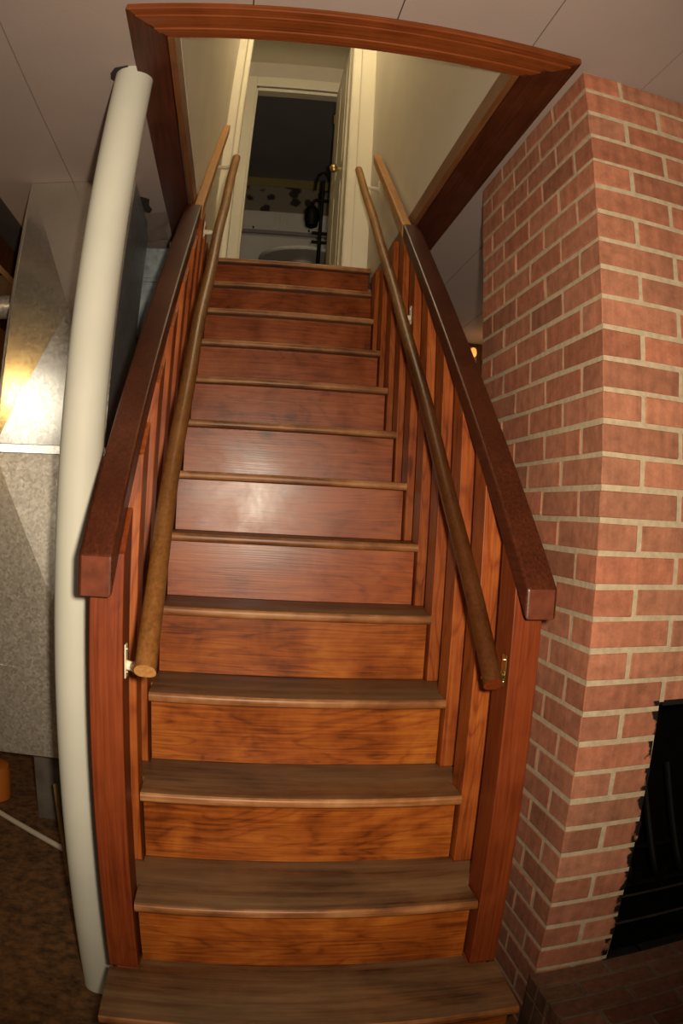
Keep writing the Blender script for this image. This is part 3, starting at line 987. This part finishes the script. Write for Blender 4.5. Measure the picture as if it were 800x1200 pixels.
for a in range(nx-1):
    for b in range(ny-1):
        bm.faces.new((grid[a][b], grid[a][b+1], grid[a+1][b+1], grid[a+1][b]))
bmesh.ops.solidify(bm, geom=bm.faces[:], thickness=0.006)
tag(obj('ceiling_flap', bm, M['ceiling'], None, True), 'torn sagging flap of pale ceiling board beside the pipe top', 'debris')

# ------------------------------------------------------------------ small things on the left
bm = bmesh.new()
zt0 = FZ + 0.0125
tube(bm, [(-1.20, 2.139, zt0), (-0.80, 1.838, zt0), (-0.429, 1.559, zt0), (-0.067, 1.288, zt0), (0.085, 1.174, zt0)], 0.012, 12)
tag(obj('drain_tube', bm, M['pvc_thin'], None, True), 'thin white plastic tube lying on the carpet behind the cream pipe', 'tube')
bm = bmesh.new()
prism(bm, [(-0.046, 1.115, FZ+0.0005), (-0.033, 1.115, FZ+0.0005), (-0.056, 1.135, 0.045), (-0.069, 1.135, 0.045)], (0.002, 0.008, 0), 0.002, 1)
tag(obj('wood_lath', bm, M['lath']), 'thin pale wooden lath leaning behind the cream pipe near the floor', 'stick')
bm = bmesh.new()
lathe(bm, [(0.070, 0), (0.078, 0.004), (0.082, 0.03), (0.086, 0.14), (0.080, 0.155), (0.060, 0.160)], (-0.512, 1.742, FZ+0.0005), 28)
tag(obj('orange_bucket', bm, M['orange'], None, True), 'orange tub on the floor at the far left edge', 'tub')

# ------------------------------------------------------------------ behind the chimney
wl = thing('wall_lamp', 'small glowing amber lamp on the dark back wall beside the chimney edge', 'lamp', (1.88, 3.16, 2.0))
bm = bmesh.new(); box(bm, 1.855, 1.925, 3.180, 3.199, 1.95, 2.05, 0.004)
obj('back_plate', bm, M['brass'], wl)
bm = bmesh.new(); lathe(bm, [(0.008, -0.03), (0.019, -0.02), (0.022, 0.0), (0.018, 0.02), (0.008, 0.03)], (1.888, 3.141, 2.005), 20)
gl = bpy.data.materials.new('amber_glass_lit')
nt, N, L, P = nodes_of(gl)
P.inputs['Base Color'].default_value = (0.8, 0.35, 0.06, 1)
P.inputs['Emission Color'].default_value = (1.0, 0.45, 0.10, 1)
P.inputs['Emission Strength'].default_value = 0.9
obj('glass_shade', bm, gl, wl, True)
lamp('wall_lamp_light', 'POINT', (1.95, 2.95, 1.9), 0.8, (1.0, 0.5, 0.18), 0.04)
lamp('far_ceiling_fill', 'POINT', (2.3, 2.2, 0.6), 9.0, (1.0, 0.80, 0.62), 0.1)  # unseen fill light added behind the chimney to brighten the far ceiling

# ------------------------------------------------------------------ kitchen things
kb = thing('kitchen_cabinet', 'white kitchen cabinets under the patterned wallpaper beyond the doorway', 'cabinet', (1.0, 5.8, TOP))
bm = bmesh.new(); box(bm, -0.35, 2.35, 5.66, 5.995, TOP+0.0005, 3.88, 0.006)
obj('cabinet_body', bm, M['cabinet'], kb)
for k in range(5):
    x0 = -0.34 + k*0.54
    bm = bmesh.new(); box(bm, x0+0.006, x0+0.53, 5.640, 5.6595, 3.66, 3.868, 0.004); box(bm, x0+0.06, x0+0.476, 5.634, 5.6405, 3.70, 3.83, 0.003)
    d_ = obj('cabinet_door', bm, M['cabinet'], kb)
    bm = bmesh.new(); tube(bm, [(x0+0.27, 5.6335, 3.68), (x0+0.27, 5.615, 3.68)], 0.009, 10)
    obj('knob', bm, M['iron'], d_)
bm = bmesh.new(); box(bm, -0.36, 2.36, 5.60, 5.6335, 3.615, 3.652, 0.005)
obj('ledge', bm, M['kitchen_ceiling'], kb)
tb = thing('round_table', 'white round table top just visible above the top step', 'table', (0.86, 4.6, TOP))
bm = bmesh.new(); lathe(bm, [(0.30, 0.80), (0.345, 0.803), (0.355, 0.815), (0.350, 0.829), (0.335, 0.833)], (0.90, 4.62, TOP), 40)
obj('table_top', bm, plain('enamel', (0.6, 0.58, 0.53), 0.15, 0, 0.04), tb, True)
bm = bmesh.new(); lathe(bm, [(0.18, 0.001), (0.17, 0.03), (0.04, 0.06), (0.035, 0.7), (0.09, 0.799)], (0.90, 4.62, TOP), 24)
obj('pedestal', bm, M['cabinet'], tb, True)
sd = thing('plant_stand', 'dark iron stand with hoop top and round baskets inside the doorway', 'stand', (1.03, 4.15, TOP))
bm = bmesh.new(); tube(bm, [(0.985, 4.1, TOP+0.02), (0.985, 4.1, 3.52)], 0.014, 10)
obj('pole', bm, M['iron'], sd, True)
bm = bmesh.new()
tube(bm, [(0.935+0.055-0.062*math.cos(a), 4.1, 3.43+0.17*math.sin(a)) for a in [math.pi*k/14 for k in range(15)]], 0.008, 8)
obj('hoop', bm, M['iron'], sd, True)
bm = bmesh.new()
tube(bm, [(0.93, 4.1, 3.345), (1.04, 4.1, 3.345)], 0.012, 8)
obj('cross_arm', bm, M['iron'], sd, True)
bm = bmesh.new()
lathe(bm, [(0.02, -0.10), (0.045, -0.085), (0.058, -0.02), (0.052, 0.05), (0.025, 0.085), (0.008, 0.09)], (0.915, 4.1, 3.20), 20)
tube(bm, [(0.915, 4.1, 3.285), (0.935, 4.1, 3.345)], 0.005, 8)
obj('basket', bm, M['iron'], sd, True)
bm = bmesh.new()
for z in (3.06, 2.985):
    tube(bm, [(0.925, 4.1, z), (1.04, 4.1, z)], 0.014, 8)
obj('shelf_bar', bm, M['iron'], sd, True)
for a in (0.5, 2.6, 4.7):
    bm = bmesh.new(); tube(bm, [(0.985, 4.1, TOP+0.12), (0.985+0.10*math.cos(a), 4.1+0.10*math.sin(a), TOP+0.05), (0.985+0.13*math.cos(a), 4.1+0.13*math.sin(a), TOP+0.01)], 0.009, 8)
    obj('leg', bm, M['iron'], sd, True)
